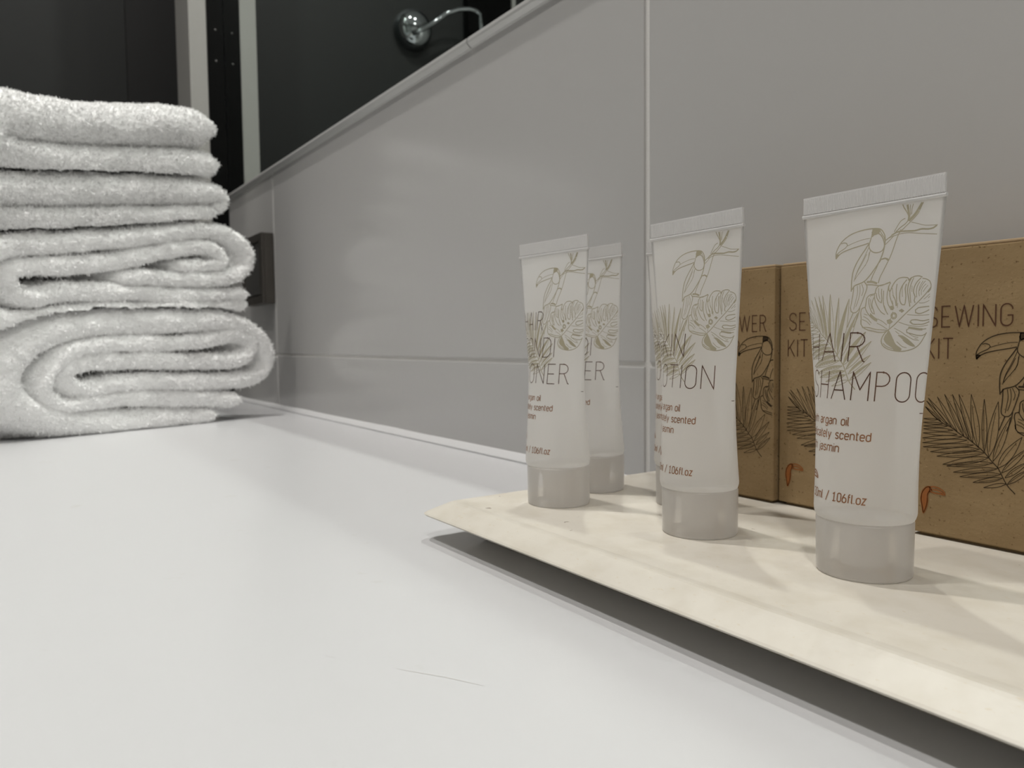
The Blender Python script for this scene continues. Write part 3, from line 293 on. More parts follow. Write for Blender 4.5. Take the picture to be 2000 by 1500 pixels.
# switch plate on the wall by the towels
sw = empty('wall_switch', (-.969, 0, .171), 'dark bronze metal wall switch behind the towel stack', 'switch')
bm = bmesh.new()
fr = (-.044, .044, -.0425, .0425)
box(bm, (-.0445, -.0120, -.0425), (.0445, -.0005, .0425), .0008)
bmobj('frame', bm, M_plate, sw)
bm = bmesh.new()
for lo, hi in (((-.0445, -.0155, .0330), (.0445, -.0121, .0425)), ((-.0445, -.0155, -.0425), (.0445, -.0121, -.0330)),
               ((-.0445, -.0155, -.0329), (-.0330, -.0121, .0329)), ((.0330, -.0155, -.0329), (.0445, -.0121, .0329))):
    box(bm, lo, hi, .0006)
bmobj('cover_rim', bm, M_plate, sw)
bm = bmesh.new(); box(bm, (-.0318, -.0145, -.0318), (.0318, -.0122, .0318), .0008)
for v in bm.verts:
    if v.co.y < -.0130: v.co.y += .0010 * (v.co.z / .0318)
tag(bmobj('rocker', bm, M_rocker, sw), 'square rocker')

# chrome holder on the dark end wall, seen only in the mirror
def tube_path(name, path, rad, m, parent, n=16):
    vs, fs = [], []
    P = [Vector(q) for q in path]
    for i, q in enumerate(P):
        t = (P[min(i + 1, len(P) - 1)] - P[max(i - 1, 0)]).normalized()
        a = t.cross(Vector((0, .01, 1)) if abs(t.z) < .9 else Vector((1, 0, 0))).normalized(); b = t.cross(a)
        for k in range(n):
            an = 2 * math.pi * k / n
            vs.append(q + (a * math.cos(an) + b * math.sin(an)) * rad)
    for i in range(len(P) - 1):
        for k in range(n):
            k2 = (k + 1) % n; fs.append((i * n + k, i * n + k2, (i + 1) * n + k2, (i + 1) * n + k))
    fs.append(tuple(range(n))[::-1]); fs.append(tuple(range((len(P) - 1) * n, len(P) * n)))
    return mesh(name, vs, fs, m, parent)
hd = empty('towel_holder', (-1.35, -.410, .685), 'round chrome wall holder with a thin bent arm, reflected in the mirror', 'holder')
vs, fs = lathe([(0.0385, .0), (.0380, .010), (.0345, .019), (.0270, .0265), (.0160, .031), (.0050, .0325), (.0, .0327)], 40)
mesh('rosette', [(v[2], v[0], v[1]) for v in vs], fs, M_chrome, hd)
tube_path('arm', [(.030, .014, -.018), (.038, -.002, -.010), (.046, -.023, .004), (.050, -.048, .026), (.051, -.076, .040), (.052, -.100, .046), (.052, -.116, .046), (.052, -.124, .040), (.052, -.127, .030), (.052, -.128, .000)], .0045, M_chrome, hd)

# ceiling lamps and the added fill
for (x, y, pw, r, spr, lab) in LAMPS:
    fx = empty('recessed_lamp', (x, y, CEIL), lab, 'lamp', 'recessed ceiling lamps')
    vs, fs = lathe([(r + .002, -.004), (r + .014, -.004), (r + .018, 0.0), (r + .002, 0.0), (r + .002, -.004)], 40)
    mesh('bezel', vs, fs, M_chrome, fx)
    ld = bpy.data.lights.new('lamp', 'AREA'); ld.shape = 'DISK'; ld.size = 2 * r; ld.energy = pw; ld.color = WARM; ld.spread = math.radians(spr)
    lo = bpy.data.objects.new('light_disc', ld); COL.objects.link(lo); lo.parent = fx; lo.location = (0, 0, -.003)

# ------------------------------------------------------------ serving tray
ZTR = .0145
def tray():
    root = empty('amenity_tray', (-.07, -.07, 0), 'cream speckled stone tray with a sloping rim, carrying the tubes and boxes', 'tray')
    ox, oy = .07, .07
    def outline(x0, y0, x1, y1, r, z):
        pts = []
        for cx, cy, a0 in ((x1 - r, y1 - r, 0), (x0 + r, y1 - r, 90), (x0 + r, y0 + r, 180), (x1 - r, y0 + r, 270)):
            for k in range(9):
                a = math.radians(a0 + 90 * k / 8)
                pts.append((cx + r * math.cos(a) + ox, cy + r * math.sin(a) + oy, z))
        return pts
    XR = .17
    L = [outline(-.2590, -.1310, XR, -.0065, .004, ZTR),
         outline(-.2608, -.1328, XR + .0010, -.0060, .0048, ZTR + .00025),
         outline(-.2628, -.1345, XR + .0020, -.0055, .0052, ZTR + .0004),
         outline(-.2644, -.1358, XR + .0028, -.0050, .0055, ZTR + .00035),
         outline(-.2660, -.1370, XR + .0036, -.0045, .0058, ZTR - .0001),
         outline(-.2708, -.1445, XR + .0105, -.0024, .006, .0110),
         outline(-.2715, -.1451, XR + .0112, -.0021, .006, .0105),
         outline(-.2711, -.1447, XR + .0108, -.0024, .006, .0099),
         outline(-.2600, -.1310, XR - .004, -.012, .006, .0045),
         outline(-.2560, -.1265, XR - .008, -.016, .006, .0010),
         outline(-.2555, -.1255, XR - .009, -.017, .006, .0000)]
    vs = [v for l in L for v in l]; n = len(L[0]); fs = []
    for i in range(len(L) - 1):
        for k in range(n):
            k2 = (k + 1) % n; fs.append((i * n + k, (i + 1) * n + k, (i + 1) * n + k2, i * n + k2))
    fs.append(tuple(range(n))); fs.append(tuple(range((len(L) - 1) * n, len(L) * n))[::-1])
    o = mesh('tray_body', vs, fs, M_tray, root, False)
    return root
tray()

# ------------------------------------------------------------ print: stroke letters and line art
def arc(cx, cy, rx, ry, a0, a1, n=7):
    return [(cx + rx * math.cos(math.radians(a0 + (a1 - a0) * i / n)), cy + ry * math.sin(math.radians(a0 + (a1 - a0) * i / n))) for i in range(n + 1)]
def ov(x0, y0, x1, y1):                        # upright stadium outline
    r = (x1 - x0) / 2; c = (x0 + x1) / 2; r2 = min(r, (y1 - y0) / 2)
    return arc(c, y1 - r2, r, r2, 0, 180, 10) + arc(c, y0 + r2, r, r2, 180, 360, 10) + [(x1, y1 - r2)]
G = {
 'A': (.62, [[(0, 0), (.31, 1), (.62, 0)], [(.10, .33), (.52, .33)]]),
 'C': (.48, [arc(.24, .76, .24, .24, 0, 180) + arc(.24, .24, .24, .24, 180, 360)]),
 'D': (.5, [[(0, 0), (0, 1), (.22, 1)] + arc(.22, .72, .28, .28, 90, 0) + arc(.22, .28, .28, .28, 0, -90) + [(0, 0)]]),
 'E': (.4, [[(.4, 1), (0, 1), (0, 0), (.4, 0)], [(0, .5), (.34, .5)]]),
 'G': (.5, [arc(.25, .75, .25, .25, 0, 180) + arc(.25, .25, .25, .25, 180, 360) + [(.5, .48), (.28, .48)]]),
 'H': (.5, [[(0, 0), (0, 1)], [(.5, 0), (.5, 1)], [(0, .5), (.5, .5)]]),
 'I': (.0, [[(0, 0), (0, 1)]]),
 'K': (.48, [[(0, 0), (0, 1)], [(.46, 1), (.02, .42)], [(.14, .55), (.48, 0)]]),
 'L': (.38, [[(0, 1), (0, 0), (.38, 0)]]),
 'M': (.60, [[(0, 0), (0, 1), (.30, .38), (.60, 1), (.60, 0)]]),
 'N': (.54, [[(0, 0), (0, 1), (.54, 0), (.54, 1)]]),
 'O': (.5, [ov(0, 0, .5, 1)]),
 'P': (.44, [[(0, 0), (0, 1), (.2, 1)] + arc(.2, .76, .24, .24, 90, -90) + [(0, .52)]]),
 'R': (.50, [[(0, 0), (0, 1), (.2, 1)] + arc(.2, .76, .24, .24, 90, -90) + [(0, .52)], [(.24, .52), (.42, .08)] + arc(.50, .06, .07, .06, 200, 270, 3)]),
 'S': (.46, [arc(.23, .77, .22, .23, 10, 180) + arc(.23, .72, .22, .18, 180, 235, 3) + [(.30, .46)] + arc(.22, .28, .24, .20, 50, 0, 3) + arc(.23, .23, .23, .23, 0, -170)]),
 'T': (.52, [[(0, 1), (.52, 1)], [(.26, 1), (.26, 0)]]),
 'V': (.58, [[(0, 1), (.29, 0), (.58, 1)]]),
 'W': (.84, [[(0, 1), (.21, 0), (.42, 1), (.63, 0), (.84, 1)]]),
 'a': (.38, [arc(.19, .53, .19, .17, 150, 0) + [(.38, 0)], arc(.16, .2, .16, .2, 90, 270) + [(.22, 0), (.38, .12)], [(.16, .4), (.38, .4)]]),
 'c': (.38, [arc(.19, .51, .19, .19, 0, 180) + arc(.19, .19, .19, .19, 180, 360)]),
 'd': (.4, [[(.4, 1), (.4, 0)], ov(0, 0, .4, .7)]),
 'e': (.4, [[(0, .36), (.4, .36)] + arc(.2, .5, .2, .2, 0, 180) + arc(.2, .2, .2, .2, 180, 330)]),
 'f': (.26, [[(.08, 0), (.08, .8)] + arc(.24, .82, .16, .18, 180, 90, 4), [(0, .7), (.24, .7)]]),
 'g': (.4, [ov(0, 0, .4, .7), [(.4, .7), (.4, -.08)] + arc(.2, -.1, .2, .16, 0, -150, 5)]),
 'h': (.4, [[(0, 0), (0, 1)], arc(.2, .5, .2, .2, 180, 0) + [(.4, 0)]]),
 'i': (.0, [[(0, 0), (0, .7)], [(0, .88), (0, .96)]]),
 'j': (.08, [[(.08, .7), (.08, -.12), (-.04, -.24)], [(.08, .88), (.08, .96)]]),
 'l': (.10, [[(0, 1), (0, .1), (.1, 0)]]),
 'm': (.66, [[(0, 0), (0, .7)], arc(.165, .53, .165, .17, 180, 0) + [(.33, 0)], arc(.495, .53, .165, .17, 180, 0) + [(.66, 0)]]),
 'n': (.4, [[(0, 0), (0, .7)], arc(.2, .5, .2, .2, 180, 0) + [(.4, 0)]]),
 'o': (.4, [ov(0, 0, .4, .7)]),
 'r': (.26, [[(0, 0), (0, .7)], arc(.22, .48, .22, .22, 180, 90)]),
 's': (.36, [arc(.18, .53, .17, .17, 20, 180, 5) + [(.06, .42), (.30, .30)] + arc(.18, .17, .18, .17, 20, -160, 6)]),
 't': (.24, [[(.08, .95), (.08, .12)] + arc(.2, .12, .12, .12, 180, 270, 3), [(0, .7), (.24, .7)]]),
 'w': (.56, [[(0, .7), (.14, 0), (.28, .7), (.42, 0), (.56, .7)]]),
 'y': (.4, [[(0, .7), (.2, 0)], [(.4, .7), (.12, -.25)]]),
 'z': (.36, [[(0, .7), (.36, .7), (0, 0), (.36, 0)]]),
 '0': (.42, [ov(0, 0, .42, 1)]),
 '1': (.2, [[(0, .8), (.16, 1), (.16, 0)], [(0, 0), (.3, 0)]]),
 '3': (.42, [arc(.2, .77, .2, .23, 160, -80) + arc(.2, .27, .22, .27, 80, -160)]),
 '6': (.42, [ov(0, 0, .42, .58), [(.0, .3), (.06, .62), (.26, 1)]]),
 '/': (.36, [[(0, -.1), (.36, 1.1)]]),
 '.': (.04, [[(.0, 0), (.0, .08)]]),
 ' ': (.28, []),
}
def text_strokes(s, x0, x1, y0, h, gap=.22):
    """lettering fitted between x0 and x1, baseline y0, cap height h"""
    adv = []; x = 0
    for c in s:
        adv.append(x); x += G[c][0] + gap
    tot = x - gap; k = (x1 - x0) / tot
    out = []
    for c, a in zip(s, adv):
        for st in G[c][1]:
            out.append([(x0 + (a + px) * k, y0 + py * h) for px, py in st])
    return out

ART = [[w, f, list(zip(q[0::2], q[1::2]))] for w, f, q in ART_RAW]
LOGO = [(1, [(2.9, 8.8), (1.6, 8.4), (.5, 6.8), (.1, 4.6), (.5, 2.4), (1.0, 0.0), (1.9, 2.0), (2.3, 4.2), (2.3, 6.2), (2.9, 7.4)]),
        (0, [(2.7, 8.7), (4.2, 9.0), (6.0, 8.7), (7.3, 7.8), (7.6, 6.9), (6.0, 7.0), (4.4, 7.0), (2.8, 7.3)]),
        (0, [(3.2, 7.9), (5.2, 8.1), (7.2, 7.2)]), (0, [(3.3, 8.7), (3.4, 7.2)])]

def smooth_path(pts, step):
    n = len(pts)
    if n < 3: return subdiv(pts, step)
    closed = (abs(pts[0][0] - pts[-1][0]) + abs(pts[0][1] - pts[-1][1])) < .05
    out = []
    for i in range(n - 1):
        p1, p2 = pts[i], pts[i + 1]
        p0 = pts[i - 1] if i > 0 else (pts[-2] if closed else (2 * p1[0] - p2[0], 2 * p1[1] - p2[1]))
        p3 = pts[i + 2] if i + 2 < n else (pts[1] if closed else (2 * p2[0] - p1[0], 2 * p2[1] - p1[1]))
        L = math.hypot(p2[0] - p1[0], p2[1] - p1[1]); m = max(1, int(L / step))
        for j in range(m):
            t = j / m
            out.append(tuple(.5 * (2 * p1[k] + (p2[k] - p0[k]) * t + (2 * p0[k] - 5 * p1[k] + 4 * p2[k] - p3[k]) * t * t + (3 * p1[k] - p0[k] - 3 * p2[k] + p3[k]) * t ** 3) for k in (0, 1)))
    out.append(tuple(pts[-1]))
    return out
def subdiv(pts, step):
    out = [tuple(pts[0])]
    for a, b in zip(pts[:-1], pts[1:]):
        L = math.hypot(b[0] - a[0], b[1] - a[1]); m = max(1, int(math.ceil(L / step)))
        for j in range(1, m + 1): out.append((a[0] + (b[0] - a[0]) * j / m, a[1] + (b[1] - a[1]) * j / m))
    return out

class Print:
    """collects flat ink shapes (mm) and maps them on a surface"""
    def __init__(s, S, inside): s.S = S; s.inside = inside; s.v = []; s.f = []
    def ribbon(s, pts, w):
        n = len(pts); L = []
        for i in range(n):
            a = pts[max(i - 1, 0)]; b = pts[min(i + 1, n - 1)]
            tx, ty = b[0] - a[0], b[1] - a[1]; l = math.hypot(tx, ty) or 1e-9
            k = 1.0
            if 0 < i < n - 1:
                ax, ay = pts[i][0] - a[0], pts[i][1] - a[1]; la = math.hypot(ax, ay) or 1e-9
                k = 1 / max(.5, (ax * tx + ay * ty) / la / l)
            nx, ny = -ty / l * w / 2 * k, tx / l * w / 2 * k
            L.append(((pts[i][0] + nx, pts[i][1] + ny), (pts[i][0] - nx, pts[i][1] - ny), pts[i]))
        for a, b in zip(L[:-1], L[1:]):
            if not (s.inside(*a[2]) and s.inside(*b[2])): continue
            k = len(s.v)
            s.v += [s.S(*a[0]), s.S(*a[1]), s.S(*b[1]), s.S(*b[0])]
            s.f.append((k, k + 1, k + 2, k + 3))
    def fill(s, poly, step=.22):
        ys = [q[1] for q in poly]; y = min(ys)
        while y < max(ys):
            ym = y + step / 2; xs = []
            for a, b in zip(poly, poly[1:] + poly[:1]):
                if (a[1] <= ym) != (b[1] <= ym): xs.append(a[0] + (ym - a[1]) / (b[1] - a[1]) * (b[0] - a[0]))
            xs.sort()
            for x0, x1 in zip(xs[0::2], xs[1::2]):
                m = max(1, int((x1 - x0) / .8) + 1)
                for j in range(m):
                    a = x0 + (x1 - x0) * j / m; b = x0 + (x1 - x0) * (j + 1) / m
                    if not (s.inside(a, ym) and s.inside(b, ym)): continue
                    k = len(s.v); s.v += [s.S(a, y), s.S(b, y), s.S(b, y + step), s.S(a, y + step)]; s.f.append((k, k + 1, k + 2, k + 3))
            y += step
    def art(s, tf=lambda u, v: (u, v), k=1.0, full=False):
        for w, f, pts in ART:
            q = smooth_path([tf(*a) for a in pts], .5)
            s.ribbon(q, w * k)
            if f == 1 or (f == 2 and full): s.fill(q)
    def text(s, strokes, w):
        for st in strokes: s.ribbon(subdiv(st, .55), w)
    def logo(s, x, y, k):
        for f, pts in LOGO:
            q = smooth_path([(x + a * k, y + b * k) for a, b in pts] + ([(x + pts[0][0] * k, y + pts[0][1] * k)] if f else []), .4)
            s.ribbon(q, .42)
            if f: s.fill(q)
    def build(s, name, m, parent): return mesh(name, s.v, s.f, m, parent, False)

# ------------------------------------------------------------ squeeze tubes
R = .0131; CAPR = .0125; CAPH = .0155; HT = .10522; SEAL = .0055
def make_tube(loc, phi, lx, ly, lines, label, group):
    root = empty('squeeze_tube', (loc[0], loc[1], ZTR + .00005), label, 'tube', group)
    root.rotation_euler = (0, 0, phi)
    def sh(x, y, z):
        k = max(0.0, z - .004)
        return (x + lx * k, y + ly * k, z)
    def surf(th, z, side=-1, off=0.0):
        t = min(1, max(0, (z - CAPH) / (HT - CAPH - SEAL)))
        rr = R
        d = z - CAPH
        if d < .0022: rr = R * (.955 + .045 * math.sin(min(1, max(0, d) / .0022) * math.pi / 2))
        x = (1 - t) * rr * math.sin(th) + t * rr * th
        y = side * max((1 - t) * rr * math.cos(th), .00032 * math.cos(th) ** .5 if abs(th) < 1.57 else 0)
        # outward normal of the section
        nx, ny = math.sin(th), side * math.cos(th)
        return sh(x + nx * off, y + ny * off, z)
    N = 28; rows = 46; vs, fs = [], []
    ztop = HT - SEAL
    ths = [(-math.pi / 2 + math.pi * i / N, -1) for i in range(N)] + [(math.pi / 2 - math.pi * i / N, 1) for i in range(N)]
    zs = [CAPH, CAPH + .0004, CAPH + .0009, CAPH + .0015, CAPH + .0022] + [CAPH + .0022 + (ztop - CAPH - .0022) * i / rows for i in range(1, rows + 1)]
    for z in zs:
        for th, sd in ths: vs.append(surf(th, z, sd))
    n = 2 * N
    for i in range(len(zs) - 1):
        for k in range(n):
            k2 = (k + 1) % n; fs.append((i * n + k, i * n + k2, (i + 1) * n + k2, (i + 1) * n + k))
    mesh('tube_body', vs, fs, M_tube, root)
    # crimped end seal with vertical ribs and a rolled bead
    vs, fs = [], []; NR = 58; hw = .0203; seg = NR * 3
    prof = [(ztop + .0007, 0), (ztop + .0010, 1), (HT - .0007, 1), (HT - .0004, 0), (HT, 0)]
    for side in (-1, 1):
        base = len(vs)
        for z, rib in prof:
            for i in range(seg + 1):
                x = -hw + 2 * hw * i / seg
                y = .00042 + (.00016 if rib and i % 3 == 1 else 0) - (.00006 if rib and i % 3 != 1 else 0)
                vs.append(sh(x, side * y, z))
        m_ = seg + 1
        for r_ in range(len(prof) - 1):
            for i in range(seg):
                q = (base + r_ * m_ + i, base + r_ * m_ + i + 1, base + (r_ + 1) * m_ + i + 1, base + (r_ + 1) * m_ + i)
                fs.append(q if side < 0 else q[::-1])
    m_ = seg + 1; h = len(vs) // 2; t0 = (len(prof) - 1) * m_
    for i in range(seg):
        fs.append((t0 + i, t0 + i + 1, h + t0 + i + 1, h + t0 + i))
    for r_ in range(len(prof) - 1):
        fs.append((r_ * m_, (r_ + 1) * m_, h + (r_ + 1) * m_, h + r_ * m_))
        fs.append((r_ * m_ + seg, h + r_ * m_ + seg, h + (r_ + 1) * m_ + seg, (r_ + 1) * m_ + seg))
    # bead
    base = len(vs); nb = 10; bz = ztop + .0001
    for i in (0, 1):
        for k in range(nb):
            a = 2 * math.pi * k / nb
            vs.append(sh((-hw - .0003) if i == 0 else hw + .0003, .00062 * math.cos(a), bz + .00055 * math.sin(a)))
    for k in range(nb):
        k2 = (k + 1) % nb; fs.append((base + k, base + k2, base + nb + k2, base + nb + k))
    fs.append(tuple(range(base, base + nb))); fs.append(tuple(range(base + nb, base + 2 * nb))[::-1])
    mesh('crimp_seal', vs, fs, M_crimp, root, False)
    # cap and the neck inside it
    vs, fs = lathe([(0, .0002), (.0112, .0002), (.0120, 0.0), (.0123, .0004), (.01235, .001), (CAPR, CAPH - .0007), (CAPR - .0003, CAPH - .0003), (CAPR - .0010, CAPH - .0001)], 72)
    mesh('cap', vs, fs, M_cap, root)
    vs, fs = lathe([(0, .0020), (.0056, .0020), (.0062, .0026), (.0064, .0110), (.0085, .0132), (.0110, .0144), (.0112, .0150)], 48)
    tag(mesh('inner_neck', vs, fs, M_neck, root), 'narrow greyish neck inside the frosted cap')
    # print
    ins = lambda u, v: abs(u) < 20.45 and v < ztop * 1000 - .7
    pr = Print(lambda u, v: surf(u / 1000 / R, v / 1000, -1, .00006), ins)
    pr.art(k=1.35, full=True)
    tag(pr.build('printed_drawing', M_gold, root), 'olive gold line drawing of a toucan, bamboo and leaves')
    pt = Print(lambda u, v: surf(u / 1000 / R, v / 1000, -1, .00010), ins)
    for s_, x0, x1, y0, h_ in lines: pt.text(text_strokes(s_, x0, x1, y0, h_), .31)
    pt.text([[(19.2, 45.0), (20.4, 45.0)]], .2)
    tag(pt.build('printed_lettering', M_copper, root), 'thin dark copper foil lettering')
    ps = Print(lambda u, v: surf(u / 1000 / R, v / 1000, -1, .00010), ins)
    for s_, x0, x1, y0 in (('with argan oil', -16, .9, 41.1), ('delicately scented', -16, 6.9, 37.4), ('with jasmin', -16, -1.3, 33.8), ('30ml / 1.06fl.oz', -10.5, 7.2, 20.9)):
        ps.text(text_strokes(s_, x0, x1, y0, 2.25, .17), .32)
    ps.logo(-15.2, 20.0, .85)
    tag(ps.build('small_print', M_small, root), 'small copper coloured text and toucan mark')
    return root
H_SH = [('HAIR', -18.4, 3.4, 58.2, 7.7), ('SHAMPOO', -16.4, 21.2, 47.9, 7.6)]
H_SK = [('SKIN', -18.8, .2, 59.0, 7.5), ('LOTION', -17.2, 12.4, 48.7, 7.5)]
H_CO = [('HAIR', -19.6, -1.7, 69.0, 7.4), ('CONDI', -18.5, 5.6, 58.2, 7.6), ('TIONER', -18.0, 13.3, 47.9, 7.6)]
GT = 'white squeeze tubes standing on the tray'
make_tube((-.1158, -.0874), -.0312, .0016, -.0024, H_SH, 'white squeeze tube lettered HAIR SHAMPOO, largest and rightmost on the tray', GT)
make_tube((-.1724, -.0903), -.0250, -.0182, -.0109, H_SK, 'white squeeze tube lettered SKIN LOTION, fully visible in the front middle', GT)
make_tube((-.2376, -.0997), .0803, -.0600, .0296, H_CO, 'white squeeze tube lettered HAIR CONDITIONER, frontmost at the left end of the tray', GT)
make_tube((-.2507, -.0690), .0483, -.0547, .0129, H_CO, 'white squeeze tube half hidden behind the left hair conditioner tube', GT)
make_tube((-.2055, -.0600), .0053, -.0085, -.0123, H_SK, 'white squeeze tube almost wholly hidden behind the skin lotion tube', GT)

# ------------------------------------------------------------ kraft boxes
def make_box(xl, xr, yf, ztop, lines, art_dx, label, textx):
    root = empty('kraft_box', (xl, yf, ZTR + .00005), label, 'box', 'brown kraft card boxes against the wall')
    W = xr - xl; Hh = ztop - ZTR; D = -.0082 - yf; t = .0006
    # sleeve: four walls with a rounded outside corner and a tucked lid
    bm = bmesh.new(); box(bm, (0, 0, .0010), (W, D, Hh - .0011), .0005, 2); box(bm, (.002, .0022, 0), (W - .002, D - .001, .0012))
    bmobj('carton', bm, M_kraft, root)
    bm = bmesh.new()
    box(bm, (.0004, .0007, Hh - .0010), (W - .0004, D, Hh), .0004, 2)
    o = bmobj('lid', bm, M_kedge, root); tag(o, 'cut edge of the tucked lid, painted paler for the light caught on it')
    X0m, Wm, Hm = 0, W * 1000, Hh * 1000
    ins = lambda u, v: .3 < u < Wm - .3 and .5 < v < Hm - 1.5
    def Sf(off): return lambda u, v: (u / 1000, -off, v / 1000)
    pa = Print(Sf(.00008), ins)
    pa.art(lambda u, v: (27.1 + art_dx + (u + 1.6) / .89, 55.3 - 14.5 + (v - 71.4) / .9), 1.4)
    tag(pa.build('printed_drawing', M_ink, root), 'dark brown line drawing of a toucan and leaves')
    pt = Print(Sf(.00012), ins)
    for s_, a, b, y0, h_ in lines: pt.text(text_strokes(s_, a, b, y0 - 14.5, h_), .38)
    tag(pt.build('printed_lettering', M_kletter, root), 'thin reddish brown lettering')
    pl_ = Print(Sf(.00012), ins); pl_.logo(textx - .9, 22.0 - 14.5, 1.0)
    tag(pl_.build('printed_logo', M_kcopper, root), 'small copper toucan mark')
    return root
SEW = [('SEWING', 4.3, 28.8, 82.2, 6.5), ('KIT', 3.8, 12.2, 72.2, 6.4)]
make_box(-.2180, -.1843, -.0350, .1078, [('SHOWER', 4.5, 30.0, 82.0, 6.3), ('CAP', 4.5, 17.0, 72.2, 6.3)], -2.4, 'brown kraft box with only the letters ER showing, leftmost, behind the skin lotion tube', 4.0)
make_box(-.1836, -.1303, -.0325, .1079, SEW, 0, 'brown kraft SEWING KIT box in the middle, mostly behind the hair shampoo tube', 4.0)
make_box(-.1295, -.0762, -.0367, .1078, SEW, 0, 'brown kraft SEWING KIT box cut off by the right edge of the photo', 4.0)

# ------------------------------------------------------------ folded towels
FP = Vector((-.75, -.248, 0)); FU = Vector((-.35, .94, 0)).normalized(); AX = Vector((-.50, -.87, 0)).normalized()
DEPTH = .15
def resample(cl, step):
    q = []
    pts = [tuple(a) for a in cl]; n = len(pts)
    dense = []
    for i in range(n - 1):
        p1, p2 = pts[i], pts[i + 1]; p0 = pts[max(i - 1, 0)]; p3 = pts[min(i + 2, n - 1)]
        for j in range(24):
            t = j / 24
            dense.append(tuple(.5 * (2 * p1[k] + (p2[k] - p0[k]) * t + (2 * p0[k] - 5 * p1[k] + 4 * p2[k] - p3[k]) * t * t + (3 * p1[k] - p0[k] - 3 * p2[k] + p3[k]) * t ** 3) for k in (0, 1, 2)))
    dense.append(pts[-1])
    L = [0]
    for a, b in zip(dense[:-1], dense[1:]): L.append(L[-1] + math.hypot(b[0] - a[0], b[1] - a[1]))
    m = int(L[-1] / step); j = 0
    for i in range(m + 1):
        d = L[-1] * i / m
        while j < len(L) - 2 and L[j + 1] < d: j += 1
        t = (d - L[j]) / max(1e-9, L[j + 1] - L[j])
        q.append([dense[j][k] + (dense[j + 1][k] - dense[j][k]) * t for k in (0, 1, 2)] + [d])
    return q, L[-1]
TOP = {}; NEW = []
def lift(co, org):
    """cloth rests on whatever lies below it"""
    z = TOP.get((int(math.floor((co.x + org.x) / .004)), int(math.floor((co.y + org.y) / .004))), -.0002) + .0006
    if co.z + org.z < z: co.z = z - org.z
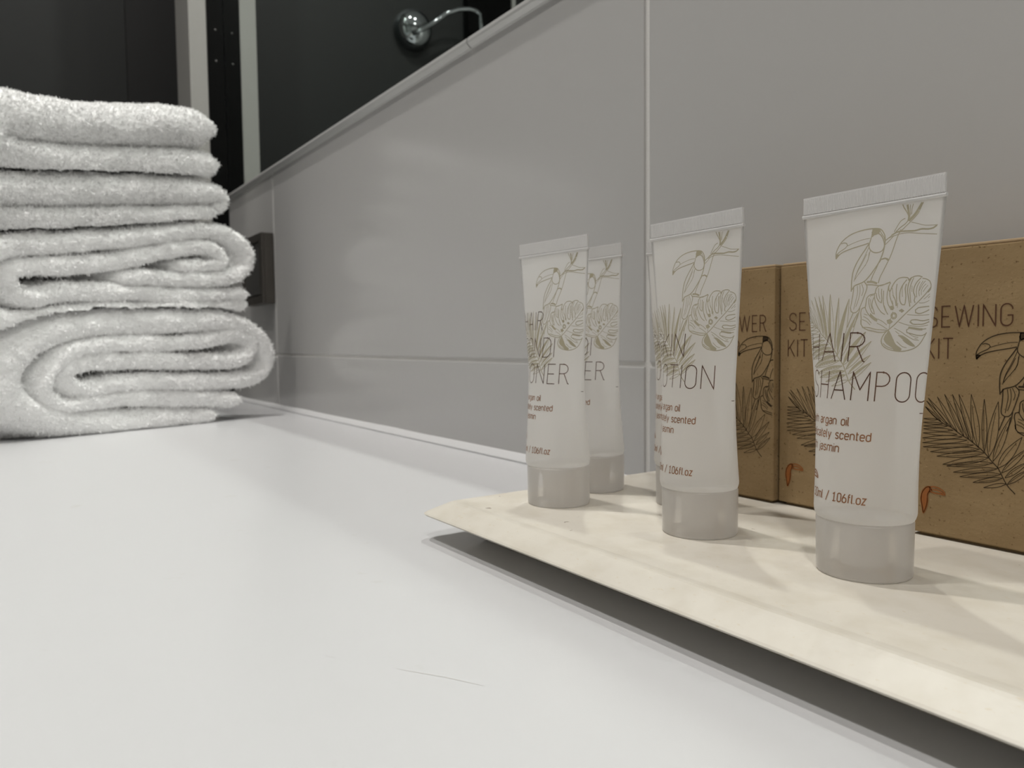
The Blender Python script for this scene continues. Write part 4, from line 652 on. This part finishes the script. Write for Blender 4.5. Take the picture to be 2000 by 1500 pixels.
def towel(label, chains, zmin, seed, closed=False):
    root = empty('folded_towel', tuple(FP + FU * .08 + AX * .08 + Vector((0, 0, zmin))), label, 'towel', 'white folded towels in the stack')
    org = root.location
    vs, fs = [], []
    for chain in chains:
        st, tot = resample(chain, 3.0)
        loops = []
        for i, (s, z, wd, d) in enumerate(st):
            a = st[max(i - 2, 0)]; b = st[min(i + 2, len(st) - 1)]
            tx, tz = b[0] - a[0], b[1] - a[1]; l = math.hypot(tx, tz) or 1
            nx, nz = -tz / l, tx / l
            e = min(d, tot - d) / (wd / 2)
            k = 1.0 if (e >= 1 or closed) else math.sqrt(max(.10, 1 - (1 - e) ** 3))
            w = wd * k; r = wd * .62
            loop = []
            NB = 33
            side = [r + (DEPTH * 1000 - r) * j / NB for j in range(NB, 0, -1)]
            prof = [(+w / 2, dd) for dd in side]
            for j in range(13):
                an = math.pi * j / 12
                prof.append((w / 2 * math.cos(an), r * (1 - math.sin(an) ** .9) + (1 - k) * 3))
            prof += [(-w / 2, dd) for dd in side[::-1]]
            for off, dep in prof:
                P = FP + FU * ((s + nx * off) / 1000) + AX * (dep / 1000)
                loop.append(Vector((P.x, P.y, (z + nz * off) / 1000)) - org)
            loops.append(loop)
        base = len(vs); n = len(loops[0])
        for lp in loops: vs += lp
        for i in range(len(loops) - 1):
            for k in range(n):
                k2 = (k + 1) % n
                fs.append((base + i * n + k, base + (i + 1) * n + k, base + (i + 1) * n + k2, base + i * n + k2))
        fs.append(tuple(base + k for k in range(n))); fs.append(tuple(base + (len(loops) - 1) * n + k for k in range(n))[::-1])
    me = bpy.data.meshes.new('cloth'); me.from_pydata([tuple(v) for v in vs], [], fs); me.update()
    bm = bmesh.new(); bm.from_mesh(me); bmesh.ops.recalc_face_normals(bm, faces=bm.faces); bm.normal_update()
    for v in bm.verts:
        q = (v.co + org); s_ = Vector((seed * 3.1, seed, 0))
        d = .0016 * noise.noise(q * 45 + s_) + .0012 * noise.noise(q * 130 + s_) + .0012 * noise.noise(q * 330 + s_)
        v.co += v.normal * d
        lift(v.co, org)
    bm.normal_update(); bm.to_mesh(me); bm.free()
    link('cloth', me, M_towel, root)
    # pile loops
    rnd = random.Random(seed); tv, tf = [], []
    polys = [p for p in me.polygons if len(p.vertices) == 4 and p.normal.dot(Vector((.85, -.3, .4))) > -.2]
    tot = sum(p.area for p in polys); per = PILE / tot if tot else 0
    for p_ in polys:
        c = per * p_.area; m_ = int(c) + (rnd.random() < c - int(c))
        V = [me.vertices[i].co for i in p_.vertices]
        for _ in range(m_):
            a, b = rnd.random(), rnd.random()
            P = (V[0] * (1 - a) + V[1] * a) * (1 - b) + (V[3] * (1 - a) + V[2] * a) * b
            dr = (p_.normal + Vector((rnd.gauss(0, .45), rnd.gauss(0, .45), rnd.gauss(-.15, .45)))).normalized()
            sd = dr.cross(Vector((rnd.random() - .5, rnd.random() - .5, rnd.random() - .5))).normalized()
            L = rnd.uniform(.0014, .0034); wv = rnd.uniform(.0003, .0005)
            bend = Vector((rnd.gauss(0, .4), rnd.gauss(0, .4), rnd.gauss(-.2, .3))) * L
            k = len(tv)
            P0 = P - p_.normal * .0003; P1 = P + dr * L * .55; P2 = P + dr * L * .85 + bend * .5
            for Q in (P0, P1, P2):
                lift(Q, org)
            tv += [P0 - sd * wv, P0 + sd * wv, P1 + sd * wv, P1 - sd * wv, P2 + sd * wv * .5, P2 - sd * wv * .5]
            tf += [(k, k + 1, k + 2, k + 3), (k + 3, k + 2, k + 4, k + 5)]
    o = mesh('terry_pile', tv, tf, M_towel, root)
    o['kind'] = 'stuff'
    for q in list(tv) + [v.co for v in me.vertices]:
        NEW.append((q.x + org.x, q.y + org.y, q.z + org.z))
    for x, y, z in NEW:
        i, j = int(math.floor(x / .004)), int(math.floor(y / .004))
        for a in (-1, 0, 1):
            for b in (-1, 0, 1):
                if z > TOP.get((i + a, j + b), 0): TOP[(i + a, j + b)] = z
    NEW.clear()
    return root
PILE = 52000
T = TOWELS_RAW
towel('thick white bath towel rolled in a spiral fold, lowest in the stack', T['t4'], 0.0, 1)
towel('white towel folded in loose S bends, third from the top of the stack', T['t3'], .095, 2)
towel('thin white towel folded flat, second from the top of the stack', T['t2'], .175, 3)
towel('white towel folded in half, topmost of the stack', T['t1'], .228, 4)
